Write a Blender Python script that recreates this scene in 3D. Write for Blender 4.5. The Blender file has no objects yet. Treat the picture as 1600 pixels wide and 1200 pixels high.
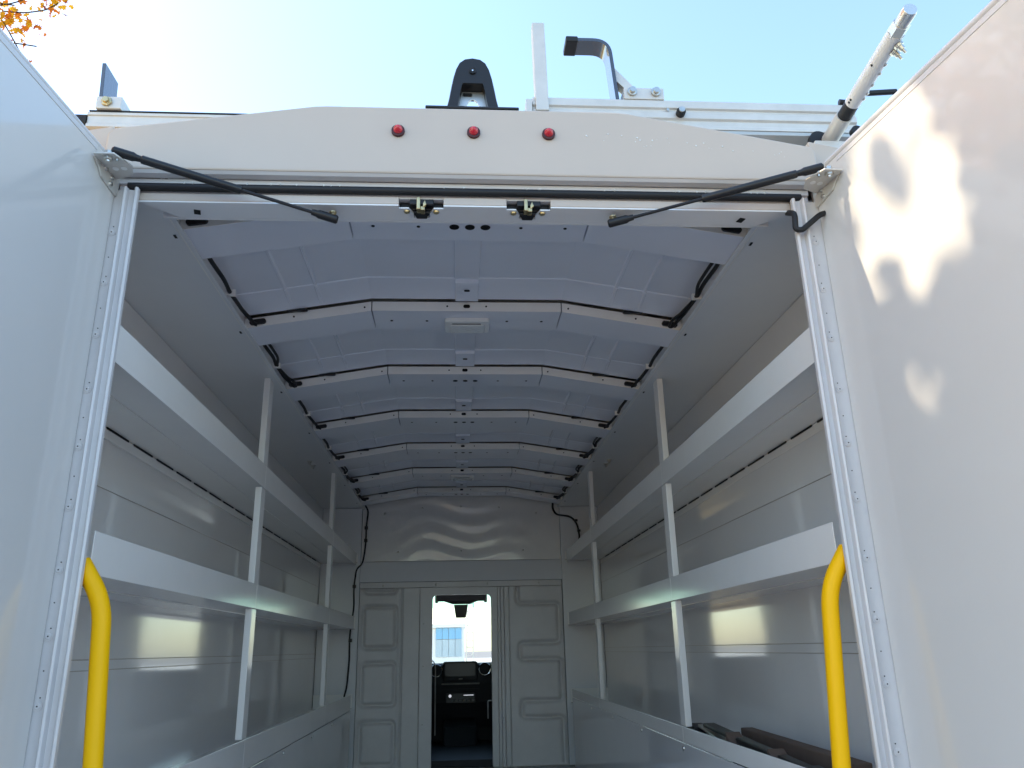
import bpy, math, random
from mathutils import Vector, Matrix
random.seed(11)
R = math.radians
scene = bpy.context.scene
COL = scene.collection

# ------------------------------------------------------------------ camera
cam_d = bpy.data.cameras.new("camera")
cam_d.sensor_width = 36.0
cam_d.lens = 27.84
cam_d.clip_start = 0.02
cam_d.clip_end = 3000
cam = bpy.data.objects.new("camera", cam_d)
COL.objects.link(cam)
cr = Vector((0.99762075, -0.06552867, -0.02142022))
cu = Vector((-0.00054439, -0.31818279, 0.94802923))
cf = Vector((0.06893864, 0.94576197, 0.31746142))
cam.matrix_world = Matrix(((cr.x, cu.x, -cf.x, -0.0329), (cr.y, cu.y, -cf.y, -1.564),
                           (cr.z, cu.z, -cf.z, 1.5), (0, 0, 0, 1)))
scene.camera = cam

# ------------------------------------------------------------------ sky, sun, exposure
SUN_AZ, SUN_EL = R(-80), R(41)          # azimuth measured from +Y towards +X
SUN = Vector((math.sin(SUN_AZ) * math.cos(SUN_EL), math.cos(SUN_AZ) * math.cos(SUN_EL), math.sin(SUN_EL)))
world = bpy.data.worlds.new("World")
scene.world = world
world.use_nodes = True
wn = world.node_tree
for n in list(wn.nodes):
    wn.nodes.remove(n)
sky = wn.nodes.new("ShaderNodeTexSky")
sky.sky_type = 'NISHITA'
sky.sun_disc = False
sky.sun_elevation = SUN_EL
sky.sun_rotation = SUN_AZ
sky.altitude = 50
sky.air_density = 1.0
sky.dust_density = 1.0
sky.ozone_density = 1.0
bg = wn.nodes.new("ShaderNodeBackground")
bg.inputs["Strength"].default_value = 0.15
wo = wn.nodes.new("ShaderNodeOutputWorld")
tint = wn.nodes.new("ShaderNodeVectorMath")      # clear autumn air, a little towards cyan
tint.operation = 'MULTIPLY'
tint.inputs[1].default_value = (1.08, 1.12, 1.065)
wn.links.new(sky.outputs[0], tint.inputs[0])
wn.links.new(tint.outputs[0], bg.inputs[0])
wn.links.new(bg.outputs[0], wo.inputs[0])

sun_d = bpy.data.lights.new("sun", 'SUN')
sun_d.energy = 3.2
sun_d.angle = R(0.53)
sun_d.color = (1.0, 0.84, 0.60)
sun = bpy.data.objects.new("sun", sun_d)
COL.objects.link(sun)
sun.rotation_euler = (-SUN).to_track_quat('-Z', 'Y').to_euler()

scene.view_settings.view_transform = 'Standard'
scene.view_settings.look = 'None'
scene.view_settings.exposure = 1.76
scene.view_settings.gamma = 1.0
scene.render.engine = 'CYCLES'
cy = scene.cycles
cy.use_denoising = True
cy.max_bounces = 12
cy.diffuse_bounces = 8
cy.glossy_bounces = 6
cy.transmission_bounces = 8
cy.transparent_max_bounces = 12
cy.sample_clamp_indirect = 6.0
cy.caustics_reflective = False
cy.caustics_refractive = False


# ------------------------------------------------------------------ materials
def mat(name, col, rough=0.5, metal=0.0, spec=0.5, bump=0.0, bscale=200.0, vary=0.0, vscale=3.0,
        rvary=0.0, coat=0.0, trans=0.0, ior=1.45, bdist=0.01):
    m = bpy.data.materials.new(name)
    m.use_nodes = True
    nt = m.node_tree
    b = nt.nodes["Principled BSDF"]
    b.inputs["Base Color"].default_value = (*col, 1)
    b.inputs["Roughness"].default_value = rough
    b.inputs["Metallic"].default_value = metal
    b.inputs["Specular IOR Level"].default_value = spec
    b.inputs["Coat Weight"].default_value = coat
    b.inputs["Coat Roughness"].default_value = 0.05
    b.inputs["Transmission Weight"].default_value = trans
    b.inputs["IOR"].default_value = ior
    tc = nt.nodes.new("ShaderNodeTexCoord")
    if bump:
        nz = nt.nodes.new("ShaderNodeTexNoise")
        nz.inputs["Scale"].default_value = bscale
        nz.inputs["Detail"].default_value = 3
        nt.links.new(tc.outputs["Object"], nz.inputs["Vector"])
        bp = nt.nodes.new("ShaderNodeBump")
        bp.inputs["Strength"].default_value = bump
        bp.inputs["Distance"].default_value = bdist
        nt.links.new(nz.outputs["Fac"], bp.inputs["Height"])
        nt.links.new(bp.outputs[0], b.inputs["Normal"])
    if vary or rvary:
        n2 = nt.nodes.new("ShaderNodeTexNoise")
        n2.inputs["Scale"].default_value = vscale
        n2.inputs["Detail"].default_value = 6
        n2.inputs["Roughness"].default_value = 0.65
        nt.links.new(tc.outputs["Object"], n2.inputs["Vector"])
        if vary:
            mr = nt.nodes.new("ShaderNodeMapRange")
            mr.inputs["From Min"].default_value = 0.3
            mr.inputs["From Max"].default_value = 0.7
            mr.inputs["To Min"].default_value = 1 - vary
            mr.inputs["To Max"].default_value = 1 + vary * 0.4
            nt.links.new(n2.outputs["Fac"], mr.inputs["Value"])
            mx = nt.nodes.new("ShaderNodeVectorMath")
            mx.operation = 'SCALE'
            mx.inputs[0].default_value = col
            nt.links.new(mr.outputs[0], mx.inputs["Scale"])
            nt.links.new(mx.outputs[0], b.inputs["Base Color"])
        if rvary:
            m2 = nt.nodes.new("ShaderNodeMapRange")
            m2.inputs["From Min"].default_value = 0.35
            m2.inputs["From Max"].default_value = 0.7
            m2.inputs["To Min"].default_value = rough
            m2.inputs["To Max"].default_value = rough + rvary
            nt.links.new(n2.outputs["Fac"], m2.inputs["Value"])
            nt.links.new(m2.outputs[0], b.inputs["Roughness"])
    return m


M = dict(
    ext=mat("white_gloss_paint", (0.54, 0.465, 0.40), 0.2, bump=0.03, bscale=9, bdist=0.02, vary=0.03, vscale=4),
    door=mat("white_door_paint", (0.675, 0.655, 0.63), 0.14, bump=0.012, bscale=2.2, bdist=0.03, vary=0.03, vscale=1.3, coat=0.8),
    frame=mat("white_frame_paint", (0.66, 0.64, 0.64), 0.25, bump=0.05, bscale=60, bdist=0.003, vary=0.06, vscale=6),
    inn=mat("interior_grey_white_paint", (0.79, 0.80, 0.81), 0.17, bump=0.03, bscale=10, bdist=0.01, vary=0.03, vscale=3),
    roofp=mat("roof_liner_paint", (0.78, 0.80, 0.87), 0.13, bump=0.06, bscale=6, bdist=0.012, vary=0.03, vscale=3),
    wall=mat("glossy_wall_paint", (0.80, 0.79, 0.79), 0.08, bump=0.05, bscale=3.5, bdist=0.012, vary=0.03, vscale=2, coat=0.5),
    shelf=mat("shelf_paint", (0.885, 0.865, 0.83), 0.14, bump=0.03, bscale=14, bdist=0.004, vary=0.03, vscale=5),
    bulk=mat("bulkhead_paint", (0.72, 0.70, 0.68), 0.35, bump=0.04, bscale=60, bdist=0.002, vary=0.08, vscale=5),
    foil=mat("rippled_panel_paint", (0.87, 0.85, 0.82), 0.2, spec=0.9, coat=0.35, bump=0.2, bscale=4.5, bdist=0.03, vary=0.05),
    black=mat("black_plastic", (0.012, 0.012, 0.014), 0.4, bump=0.1, bscale=300, bdist=0.001),
    rubber=mat("black_rubber", (0.012, 0.012, 0.014), 0.55, bump=0.15, bscale=120, bdist=0.002),
    tubeb=mat("black_strut_paint", (0.015, 0.015, 0.017), 0.32),
    gloss=mat("wet_black_paint", (0.03, 0.035, 0.05), 0.12, spec=1.0, bump=0.3, bscale=180, bdist=0.002, coat=1.0),
    hole=mat("hole_shade_paint", (0.006, 0.006, 0.007), 0.7),  # near-black colour painted in for the shade inside holes and gaps
    cab=mat("dark_cab_plastic", (0.011, 0.012, 0.015), 0.6, bump=0.1, bscale=200, bdist=0.001),
    cabgrey=mat("grey_cab_trim", (0.22, 0.21, 0.19), 0.6),
    zinc=mat("zinc_steel", (0.62, 0.60, 0.55), 0.32, metal=1.0, vary=0.15, vscale=40),
    gold=mat("yellow_zinc", (0.62, 0.5, 0.28), 0.35, metal=1.0, vary=0.2, vscale=60),
    alu=mat("aluminium", (0.72, 0.71, 0.68), 0.36, metal=0.9, bump=0.05, bscale=80, bdist=0.002, vary=0.06, vscale=9),
    rack=mat("rack_aluminium", (0.66, 0.64, 0.60), 0.42, metal=0.25, bump=0.05, bscale=60, bdist=0.002, vary=0.1, vscale=12),
    chrome=mat("chrome", (0.8, 0.8, 0.8), 0.08, metal=1.0),
    yellow=mat("yellow_powder_coat", (1.0, 0.53, 0.0), 0.42, spec=0.25, bump=0.04, bscale=150, bdist=0.001),
    red=mat("red_lens", (0.55, 0.012, 0.03), 0.08, coat=0.6),
    darkred=mat("dark_red_bezel", (0.06, 0.008, 0.01), 0.35),
    lens=mat("clear_diffuser", (0.74, 0.76, 0.76), 0.12, bump=0.6, bscale=90, bdist=0.004),
    card=mat("brown_cardboard", (0.13, 0.09, 0.07), 0.85, bump=0.2, bscale=40, bdist=0.003, vary=0.2, vscale=8),
    bark=mat("maple_bark", (0.09, 0.075, 0.065), 0.9, bump=0.8, bscale=25, bdist=0.03, vary=0.3, vscale=12),
    conc=mat("grey_asphalt_concrete", (0.20, 0.20, 0.22), 0.85, bump=0.25, bscale=30, bdist=0.01, vary=0.2, vscale=0.6),
    pale=mat("pale_concrete", (0.58, 0.60, 0.61), 0.8, bump=0.2, bscale=20, bdist=0.01, vary=0.12, vscale=0.5),
    bounce_verge=mat("warm_bounce_ground", (0.55, 0.38, 0.14), 0.95, bump=0.9, bscale=14, bdist=0.03, vary=0.45, vscale=5),  # warm colour meant to tint light bounced onto the right-hand door
    bwhite=mat("white_cladding", (0.76, 0.78, 0.79), 0.6, vary=0.08, vscale=1),
    bblue=mat("blue_panel", (0.22, 0.46, 0.68), 0.3, vary=0.1, vscale=0.8),
    bgrey=mat("grey_glazing", (0.42, 0.52, 0.58), 0.15, vary=0.15, vscale=0.7),
    galv=mat("galvanised_steel", (0.5, 0.5, 0.48), 0.5, metal=0.6),
    droplet=mat("water_droplet", (0.70, 0.70, 0.69), 0.03),
    floor=mat("van_floor_coating", (0.55, 0.55, 0.57), 0.5, bump=0.3, bscale=150, bdist=0.002, vary=0.15),
    white=mat("white_dot", (0.8, 0.8, 0.78), 0.3),
)


def leaf_mat(name, col):
    m = bpy.data.materials.new(name)
    m.use_nodes = True
    nt = m.node_tree
    for n in list(nt.nodes):
        nt.nodes.remove(n)
    out = nt.nodes.new("ShaderNodeOutputMaterial")
    d = nt.nodes.new("ShaderNodeBsdfDiffuse")
    t = nt.nodes.new("ShaderNodeBsdfTranslucent")
    mx = nt.nodes.new("ShaderNodeMixShader")
    mx.inputs[0].default_value = 0.68
    tc = nt.nodes.new("ShaderNodeTexCoord")
    nz = nt.nodes.new("ShaderNodeTexNoise")
    nz.inputs["Scale"].default_value = 9
    nt.links.new(tc.outputs["Object"], nz.inputs["Vector"])
    rp = nt.nodes.new("ShaderNodeValToRGB")
    rp.color_ramp.elements[0].position = 0.35
    rp.color_ramp.elements[1].position = 0.65
    rp.color_ramp.elements[0].color = (*[c * 0.7 for c in col], 1)
    rp.color_ramp.elements[1].color = (*[min(1, c * 1.2) for c in col], 1)
    nt.links.new(nz.outputs["Fac"], rp.inputs[0])
    nt.links.new(rp.outputs[0], d.inputs[0])
    nt.links.new(rp.outputs[0], t.inputs[0])
    nt.links.new(d.outputs[0], mx.inputs[1])
    nt.links.new(t.outputs[0], mx.inputs[2])
    nt.links.new(mx.outputs[0], out.inputs[0])
    return m


LEAF = [leaf_mat("leaf_yellow", (0.80, 0.47, 0.03)), leaf_mat("leaf_orange", (0.72, 0.24, 0.03)),
        leaf_mat("leaf_rust", (0.42, 0.10, 0.03))]


def glass_mat(name, tint, facing=0.06):
    m = bpy.data.materials.new(name)
    m.use_nodes = True
    nt = m.node_tree
    for n in list(nt.nodes):
        nt.nodes.remove(n)
    out = nt.nodes.new("ShaderNodeOutputMaterial")
    tr = nt.nodes.new("ShaderNodeBsdfTransparent")
    tr.inputs[0].default_value = (*tint, 1)
    gl = nt.nodes.new("ShaderNodeBsdfGlossy")
    gl.inputs["Roughness"].default_value = 0.02
    fr = nt.nodes.new("ShaderNodeLayerWeight")       # same from both sides of the pane
    fr.inputs[0].default_value = 0.5
    pw = nt.nodes.new("ShaderNodeMath")
    pw.operation = 'POWER'
    pw.inputs[1].default_value = 5
    ml = nt.nodes.new("ShaderNodeMath")
    ml.operation = 'MULTIPLY_ADD'
    ml.inputs[1].default_value = 0.9
    ml.inputs[2].default_value = 0.04
    nt.links.new(fr.outputs["Facing"], pw.inputs[0])
    nt.links.new(pw.outputs[0], ml.inputs[0])
    mx = nt.nodes.new("ShaderNodeMixShader")
    nt.links.new(ml.outputs[0], mx.inputs[0])
    nt.links.new(tr.outputs[0], mx.inputs[1])
    nt.links.new(gl.outputs[0], mx.inputs[2])
    nt.links.new(mx.outputs[0], out.inputs[0])
    return m


M['glass'] = glass_mat("windscreen_glass", (0.95, 0.97, 0.96))
M['band'] = glass_mat("teal_tint_band", (0.72, 0.89, 0.86))


# ------------------------------------------------------------------ mesh helpers
class MB:
    def __init__(s):
        s.v, s.f = [], []

    def add(s, vs, fs):
        o = len(s.v)
        s.v += [Vector(v) for v in vs]
        s.f += [tuple(i + o for i in f) for f in fs]
        return s

    def box(s, x0, x1, y0, y1, z0, z1):
        vs = [(x, y, z) for x in (x0, x1) for y in (y0, y1) for z in (z0, z1)]
        return s.add(vs, [(0, 1, 3, 2), (4, 6, 7, 5), (0, 4, 5, 1), (2, 3, 7, 6), (0, 2, 6, 4), (1, 5, 7, 3)])

    def hexa(s, p):      # eight points: bottom four, top four (same order)
        return s.add(p, [(3, 2, 1, 0), (4, 5, 6, 7), (0, 1, 5, 4), (1, 2, 6, 5), (2, 3, 7, 6), (3, 0, 4, 7)])

    def extrude(s, pts, fn0, fn1):   # closed polygon given as 2-d points -> two mappings
        n = len(pts)
        vs = [fn0(*p) for p in pts] + [fn1(*p) for p in pts]
        fs = [tuple(range(n))[::-1], tuple(range(n, 2 * n))] + [(i, (i + 1) % n, n + (i + 1) % n, n + i) for i in range(n)]
        return s.add(vs, fs)

    def ex_x(s, pts, x0, x1):        # (y, z) profile along x
        return s.extrude(pts, lambda y, z: (x0, y, z), lambda y, z: (x1, y, z))

    def ex_y(s, pts, y0, y1):        # (x, z)
        return s.extrude(pts, lambda x, z: (x, y0, z), lambda x, z: (x, y1, z))

    def ex_z(s, pts, z0, z1):        # (x, y)
        return s.extrude(pts, lambda x, y: (x, y, z0), lambda x, y: (x, y, z1))

    def tube(s, path, r, n=10, caps=True):
        path = [Vector(p) for p in path]
        rs = r if isinstance(r, (list, tuple)) else [r] * len(path)
        rings = []
        up = None
        for i, p in enumerate(path):
            t = ((path[min(i + 1, len(path) - 1)] - path[max(i - 1, 0)])).normalized()
            if up is None:
                up = t.orthogonal().normalized()
            up = (up - t * up.dot(t)).normalized()
            b = t.cross(up)
            rings.append([p + (up * math.cos(2 * math.pi * k / n) + b * math.sin(2 * math.pi * k / n)) * rs[i] for k in range(n)])
        vs = [v for rg in rings for v in rg]
        fs = []
        for i in range(len(path) - 1):
            for k in range(n):
                a, b2 = i * n + k, i * n + (k + 1) % n
                fs.append((a, b2, b2 + n, a + n))
        if caps:
            fs.append(tuple(range(n))[::-1])
            fs.append(tuple(range(len(vs) - n, len(vs))))
        return s.add(vs, fs)

    def cyl(s, p0, p1, r0, r1=None, n=16):
        return s.tube([p0, p1], [r0, r0 if r1 is None else r1], n)

    def quad(s, a, b, c, d):
        return s.add([a, b, c, d], [(0, 1, 2, 3)])

    def strip(s, rows):              # grid of points
        nc = len(rows[0])
        vs = [p for r in rows for p in r]
        fs = [(i * nc + k, i * nc + k + 1, (i + 1) * nc + k + 1, (i + 1) * nc + k) for i in range(len(rows) - 1) for k in range(nc - 1)]
        return s.add(vs, fs)

    def build(s, name, m, parent=None, bevel=0.0, smooth=None, solid=0.0):
        base = Vector((0, 0, 0))
        q = parent
        while q is not None:
            base += q.location
            q = q.parent
        me = bpy.data.meshes.new(name)
        me.from_pydata([v - base for v in s.v], [], s.f)
        ms = m if isinstance(m, list) else [m]
        for x in ms:
            me.materials.append(x)
        me.update()
        o = bpy.data.objects.new(name, me)
        COL.objects.link(o)
        o.parent = parent
        if smooth:
            me.shade_smooth() if hasattr(me, "shade_smooth") else None
            if smooth != 'all':
                try:
                    me.set_sharp_from_angle(angle=R(35))
                except Exception:
                    pass
        if solid:
            md = o.modifiers.new("solid", 'SOLIDIFY')
            md.thickness = solid
            md.offset = 0
        if bevel:
            md = o.modifiers.new("bevel", 'BEVEL')
            md.width = bevel
            md.segments = 2
            md.limit_method = 'ANGLE'
            md.angle_limit = R(35)
        return o


def thing(name, label, cat, loc=(0, 0, 0), group=None):
    o = bpy.data.objects.new(name, None)
    COL.objects.link(o)
    o.location = loc
    o.empty_display_size = 0.1
    o["label"], o["category"] = label, cat
    if group:
        o["group"] = group
    return o


def base_of(parent):
    b = Vector((0, 0, 0))
    while parent is not None:
        b += parent.location
        parent = parent.parent
    return b


def inst(src_mesh, name, parent, loc, rot=(0, 0, 0), scale=(1, 1, 1)):
    o = bpy.data.objects.new(name, src_mesh)
    COL.objects.link(o)
    o.parent = parent
    o.location = Vector(loc) - base_of(parent)
    o.rotation_euler = rot
    o.scale = scale
    return o


def proto(mb, m, bevel=0.0, smooth=None):
    o = mb.build("tmp_piece", m, None, 0, smooth)
    me = o.data
    bpy.data.objects.remove(o)
    return me


def arc(pts, r=0.02, n=5):           # round the corners of a 3-d polyline
    pts = [Vector(p) for p in pts]
    out = [pts[0]]
    for a, b, c in zip(pts, pts[1:], pts[2:]):
        d0, d1 = (a - b), (c - b)
        k = min(r, d0.length * 0.49, d1.length * 0.49)
        p0, p1 = b + d0.normalized() * k, b + d1.normalized() * k
        for i in range(n + 1):
            t = i / n
            out.append(p0 * (1 - t) ** 2 + b * 2 * t * (1 - t) + p1 * t * t)
    out.append(pts[-1])
    return out


def rrect(x0, x1, z0, z1, r, n=5):
    out = []
    for cx, cz, a0 in ((x1 - r, z1 - r, 0), (x0 + r, z1 - r, 90), (x0 + r, z0 + r, 180), (x1 - r, z0 + r, 270)):
        for i in range(n + 1):
            a = R(a0 + 90 * i / n)
            out.append((cx + r * math.cos(a), cz + r * math.sin(a)))
    return out


# ------------------------------------------------------------------ ground
g = MB()
NG, SZ = 24, 900.0
g.strip([[(-SZ + 2 * SZ * i / NG, -SZ + 2 * SZ * j / NG, 0) for i in range(NG + 1)] for j in range(NG + 1)])
gr = g.build("ground", M['conc'])
gr["kind"] = "structure"

yd = MB().box(-60, 60, 12, 160, 0.002, 0.006).build("concrete_yard", M['pale'], None)
yd["kind"] = "structure"

vg = MB()
vg.strip([[(-60 + 57.4 * i / 30, -60 + 120 * j / 40, 0.012 + (0.05 * math.sin(i * 1.7 + j * 2.3) + 0.05 if i < 30 else 0)) for i in range(31)] for j in range(41)])
vg = vg.build("warm_bounce_verge", M['bounce_verge'], None, 0, 'all')  # unseen ground added to bounce warm light onto the right-hand door
vg["kind"] = "structure"
# ------------------------------------------------------------------ the van
VAN = thing("utility_van", "white utility van with both rear doors swung open and an empty cargo body", "van", (0, 2.0, 0))
Y0, DY, BD = 0.208, 0.629, 0.155       # first roof bow, spacing, bow depth
NB = 7
YB = 4.25                              # bulkhead
XE, ZE = 0.715, 2.492                  # ceiling edge
XK, ZK = 0.312, 2.589                  # kink of the roof


def roof_z(x):
    ax = abs(x)
    return ZK if ax <= XK else ZK + (ax - XK) * (2.523 - ZK) / (XE - XK)


# outer body shell
for s in (-1, 1):
    MB().box(*sorted((s * 1.003, s * 1.03)), -0.02, YB + 0.06, 0.55, 2.535).build("body_side", M['ext'], VAN, 0.006)
    MB().ex_y([(s * 0.806, 0.55), (s * 1.0025, 0.55), (s * 1.0025, 2.598), (s * 0.806, 2.640)][::s], 0.001, 0.03).build("rear_corner_panel", M['ext'], VAN, 0.003)
ro = MB()
prof = [(-1.03, 2.538), (-0.98, 2.60), (-0.33, 2.66), (0.33, 2.66), (0.98, 2.60), (1.03, 2.538)]
prof2 = [(x, z - 0.025) for x, z in prof][::-1]
ro.ex_y(prof + prof2, 0.02, YB + 0.05)
ro.build("roof_skin", M['ext'], VAN, 0.003)
MB().box(-1.0, 1.0, 0.0, 6.0, 0.70, 0.75).build("cargo_floor", M['floor'], VAN)
MB().box(-0.8, 0.8, -0.12, -0.002, 0.52, 0.74).build("rear_bumper_step", M['galv'], VAN, 0.01)

# rear header plate
hd = MB()
top = [(-0.803, 2.598), (-0.79, 2.613), (-0.36, 2.683), (-0.33, 2.685), (0.335, 2.686), (0.365, 2.683), (0.795, 2.603), (0.803, 2.59)]
bot = [(0.803, 2.51), (-0.803, 2.51)]
hd.ex_y(top + bot, -0.03, 0.0)
hd.build("header_plate", M['ext'], VAN, 0.004)
MB().ex_x([(-0.028, 2.5095), (-0.002, 2.5095), (-0.002, 2.504), (-0.022, 2.504)], -0.79, 0.79).build("header_lip", M['frame'], VAN)
MB().box(-0.775, 0.785, -0.0015, 0.018, 2.489, 2.503).build("header_face_rail", M['frame'], VAN, 0.0015)
MB().tube([(-0.752, -0.004, 2.480), (0.762, -0.004, 2.480)], 0.009, 14).build("weather_seal", M['rubber'], VAN, 0, 'a')
MB().box(-0.775, 0.785, 0.006, 0.02, 2.466, 2.489).build("seal_channel", M['frame'], VAN)
# lower rail with two latch cut-outs
LX = ((-0.164, -0.064), (0.078, 0.178))
rail = MB()
segs = [(-0.73, LX[0][0]), (LX[0][1], LX[1][0]), (LX[1][1], 0.748)]
for a, b in segs:
    rail.box(a, b, 0.0, 0.012, 2.449, 2.4685)
rail.build("header_lower_rail", M['ext'], VAN, 0.002)
und = MB()
xs = [(-0.73, -0.668), ]
pl = [(-0.729, 0.0005), (0.747, 0.0005), (0.680, 0.066), (-0.662, 0.066)]
# underside split so the latch notches stay open
def usec(x0, x1, y0, y1):
    und.box(x0, x1, y0, y1, 2.4455, 2.4488)
und.ex_z([(-0.729, 0.0005), (LX[0][0], 0.0005), (LX[0][0], 0.066), (-0.662, 0.066)], 2.4455, 2.4488)
und.ex_z([(LX[0][1], 0.0005), (LX[1][0], 0.0005), (LX[1][0], 0.066), (LX[0][1], 0.066)], 2.4455, 2.4488)
und.ex_z([(LX[1][1], 0.0005), (0.747, 0.0005), (0.680, 0.066), (LX[1][1], 0.066)], 2.4455, 2.4488)
for a, b in LX:
    c = (a + b) / 2
    und.ex_z([(a, 0.012), (c - 0.028, 0.012), (c - 0.018, 0.034), (c - 0.018, 0.066), (a, 0.066)], 2.4455, 2.4488)
    und.ex_z([(c + 0.028, 0.012), (b, 0.012), (b, 0.066), (c + 0.018, 0.066), (c + 0.018, 0.034)], 2.4455, 2.4488)
    und.box(c - 0.018, c + 0.018, 0.05, 0.066, 2.4455, 2.4488)
und.build("header_underside", M['inn'], VAN)
MB().box(-0.70, 0.71, 0.067, 0.075, 2.4456, 2.60).build("header_back", M['inn'], VAN)
slot_me = proto(MB().box(-0.007, 0.007, -0.009, 0.009, -0.001, 0.001), M['hole'])
for x in (-0.615, 0.632):
    inst(slot_me, "slot", VAN, (x, 0.040, 2.4448), (0, 0, 0.25))
screw_me = proto(MB().tube([(0, 0, 0.004), (0, 0, 0.0), (0, 0, -0.0035), (0, 0, -0.005)], [0.0075, 0.0075, 0.006, 0.002], 10), M['gold'], 0, 'a')
for a, b in LX:
    c = (a + b) / 2
    lt = MB().box(a + 0.001, b - 0.001, 0.022, 0.048, 2.4492, 2.4665).box(a + 0.024, b - 0.022, 0.004, 0.022, 2.452, 2.466)
    lt = lt.build("latch", M['black'], VAN, 0.002)
    hk = MB()
    hk.box(c - 0.010, c - 0.002, -0.002, 0.018, 2.437, 2.468)
    hk.box(c - 0.002, c + 0.008, 0.002, 0.022, 2.437, 2.447)
    hk.hexa([(c + 0.004, -0.001, 2.442), (c + 0.012, -0.001, 2.45), (c + 0.012, 0.008, 2.45), (c + 0.004, 0.008, 2.442),
             (c + 0.004, -0.001, 2.452), (c + 0.008, -0.001, 2.462), (c + 0.008, 0.008, 2.462), (c + 0.004, 0.008, 2.452)])
    hk.build("catch_hook", M['gold'], lt, 0.0015)
    MB().ex_z([(c - 0.018, 0.02), (c + 0.018, 0.02), (c + 0.012, 0.048), (c - 0.012, 0.048)], 2.440, 2.4446).build("latch_cup", M['black'], lt, 0.002)
    for dx in (-0.033, 0.033):
        inst(screw_me, "screw", lt, (c + dx, 0.024, 2.4455))

# marker lights
for x in (-0.167, 0.004, 0.176):
    ml = MB().tube([(x, -0.0302, 2.619), (x, -0.036, 2.619), (x, -0.037, 2.619)], [0.0152, 0.0148, 0.010], 24)
    ml = ml.build("marker_light", M['darkred'], VAN, 0, 'a')
    d = MB()
    d.tube([(x, -0.036, 2.6195), (x, -0.042, 2.6195), (x, -0.047, 2.620), (x, -0.0495, 2.620)], [0.0105, 0.0098, 0.006, 0.0015], 20)
    d.build("lens", M['red'], ml, 0, 'a')

# raindrops on the header plate
dr = MB()
def drop(x, z, r, y=-0.0302):
    dr.tube([(x, y, z), (x, y - r * 0.35, z), (x, y - r * 0.55, z)], [r, r * 0.8, r * 0.25], 7)
for cx, n in ((0.30, 6), (0.42, 9), (0.50, 8), (0.60, 5), (0.70, 4)):
    for _ in range(n):
        x = cx + random.gauss(0, 0.03)
        z = 2.60 + (0.5 - x) * 0.06 + random.gauss(0, 0.012)
        if 2.515 < z < 2.59 + (0.8 - x) * 0.1:
            drop(x, z, random.uniform(0.0008, 0.0026))
for i in range(24):
    x = random.uniform(-0.72, 0.73)
    dr.tube([(x, -0.012 + random.uniform(-0.003, 0.003), 2.4885), (x, -0.0115, 2.486), (x, -0.011, 2.4845)], [0.002, 0.0022, 0.0006], 6)
ob = dr.build("raindrops", M['droplet'], VAN, 0, 'a')
ob["kind"] = "stuff"

# door frames with screwed strip
fscrew = proto(MB().tube([(0, 0.001, 0), (0, -0.0016, 0), (0, -0.0028, 0), (0, -0.0030, 0)], [0.0065, 0.0062, 0.0036, 0.0012], 12), M['zinc'], 0, 'a')
fscrew2 = proto(MB().tube([(0, 0.001, 0), (0, -0.0013, 0), (0, -0.0014, 0), (0, -0.0028, 0), (0, -0.0030, 0)], [0.0085, 0.0085, 0.0062, 0.0045, 0.0012], 14), M['frame'], 0, 'a')
fhole = proto(MB().tube([(0, 0.001, 0), (0, -0.0009, 0)], [0.0012, 0.0012], 8), M['hole'])
fdot = proto(MB().tube([(0, 0.001, 0), (0, -0.0034, 0)], [0.0014, 0.0014], 8), M['hole'])
ZJ = 2.47
for s in (-1, 1):
    off = 0.010 if s > 0 else 0.0
    X = lambda a: s * (a + off)
    p = [(0.8055, 0.0305), (0.8055, -0.004), (0.7585, -0.004), (0.7565, -0.009), (0.755, -0.020), (0.7515, -0.023), (0.748, -0.020),
         (0.7465, -0.008), (0.7345, -0.0055), (0.7325, -0.018), (0.7285, -0.021), (0.7245, -0.018), (0.7245, -0.008), (0.795, 0.03)]
    pts = [(X(a), y) for a, y in p]
    if s < 0:
        pts = pts[::-1]
    jb = MB().ex_z(pts[::-1], 0.55, ZJ).build("door_frame", M['frame'], VAN, 0.0008)
    z = 2.366 if s > 0 else 2.366
    k = 0
    while z > 0.7:
        xx = X(0.7725)
        inst(fscrew2, "screw", jb, (xx, -0.004, z))
        inst(fdot, "screw_slot", jb, (xx, -0.004, z))
        inst(fhole, "rivet_hole", jb, (xx + s * -0.002, -0.004, z + 0.014))
        if k % 3 != 2:
            inst(fhole, "rivet_hole", jb, (xx - s * 0.001, -0.004, z - 0.059))
        z -= 0.118
        k += 1

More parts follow.
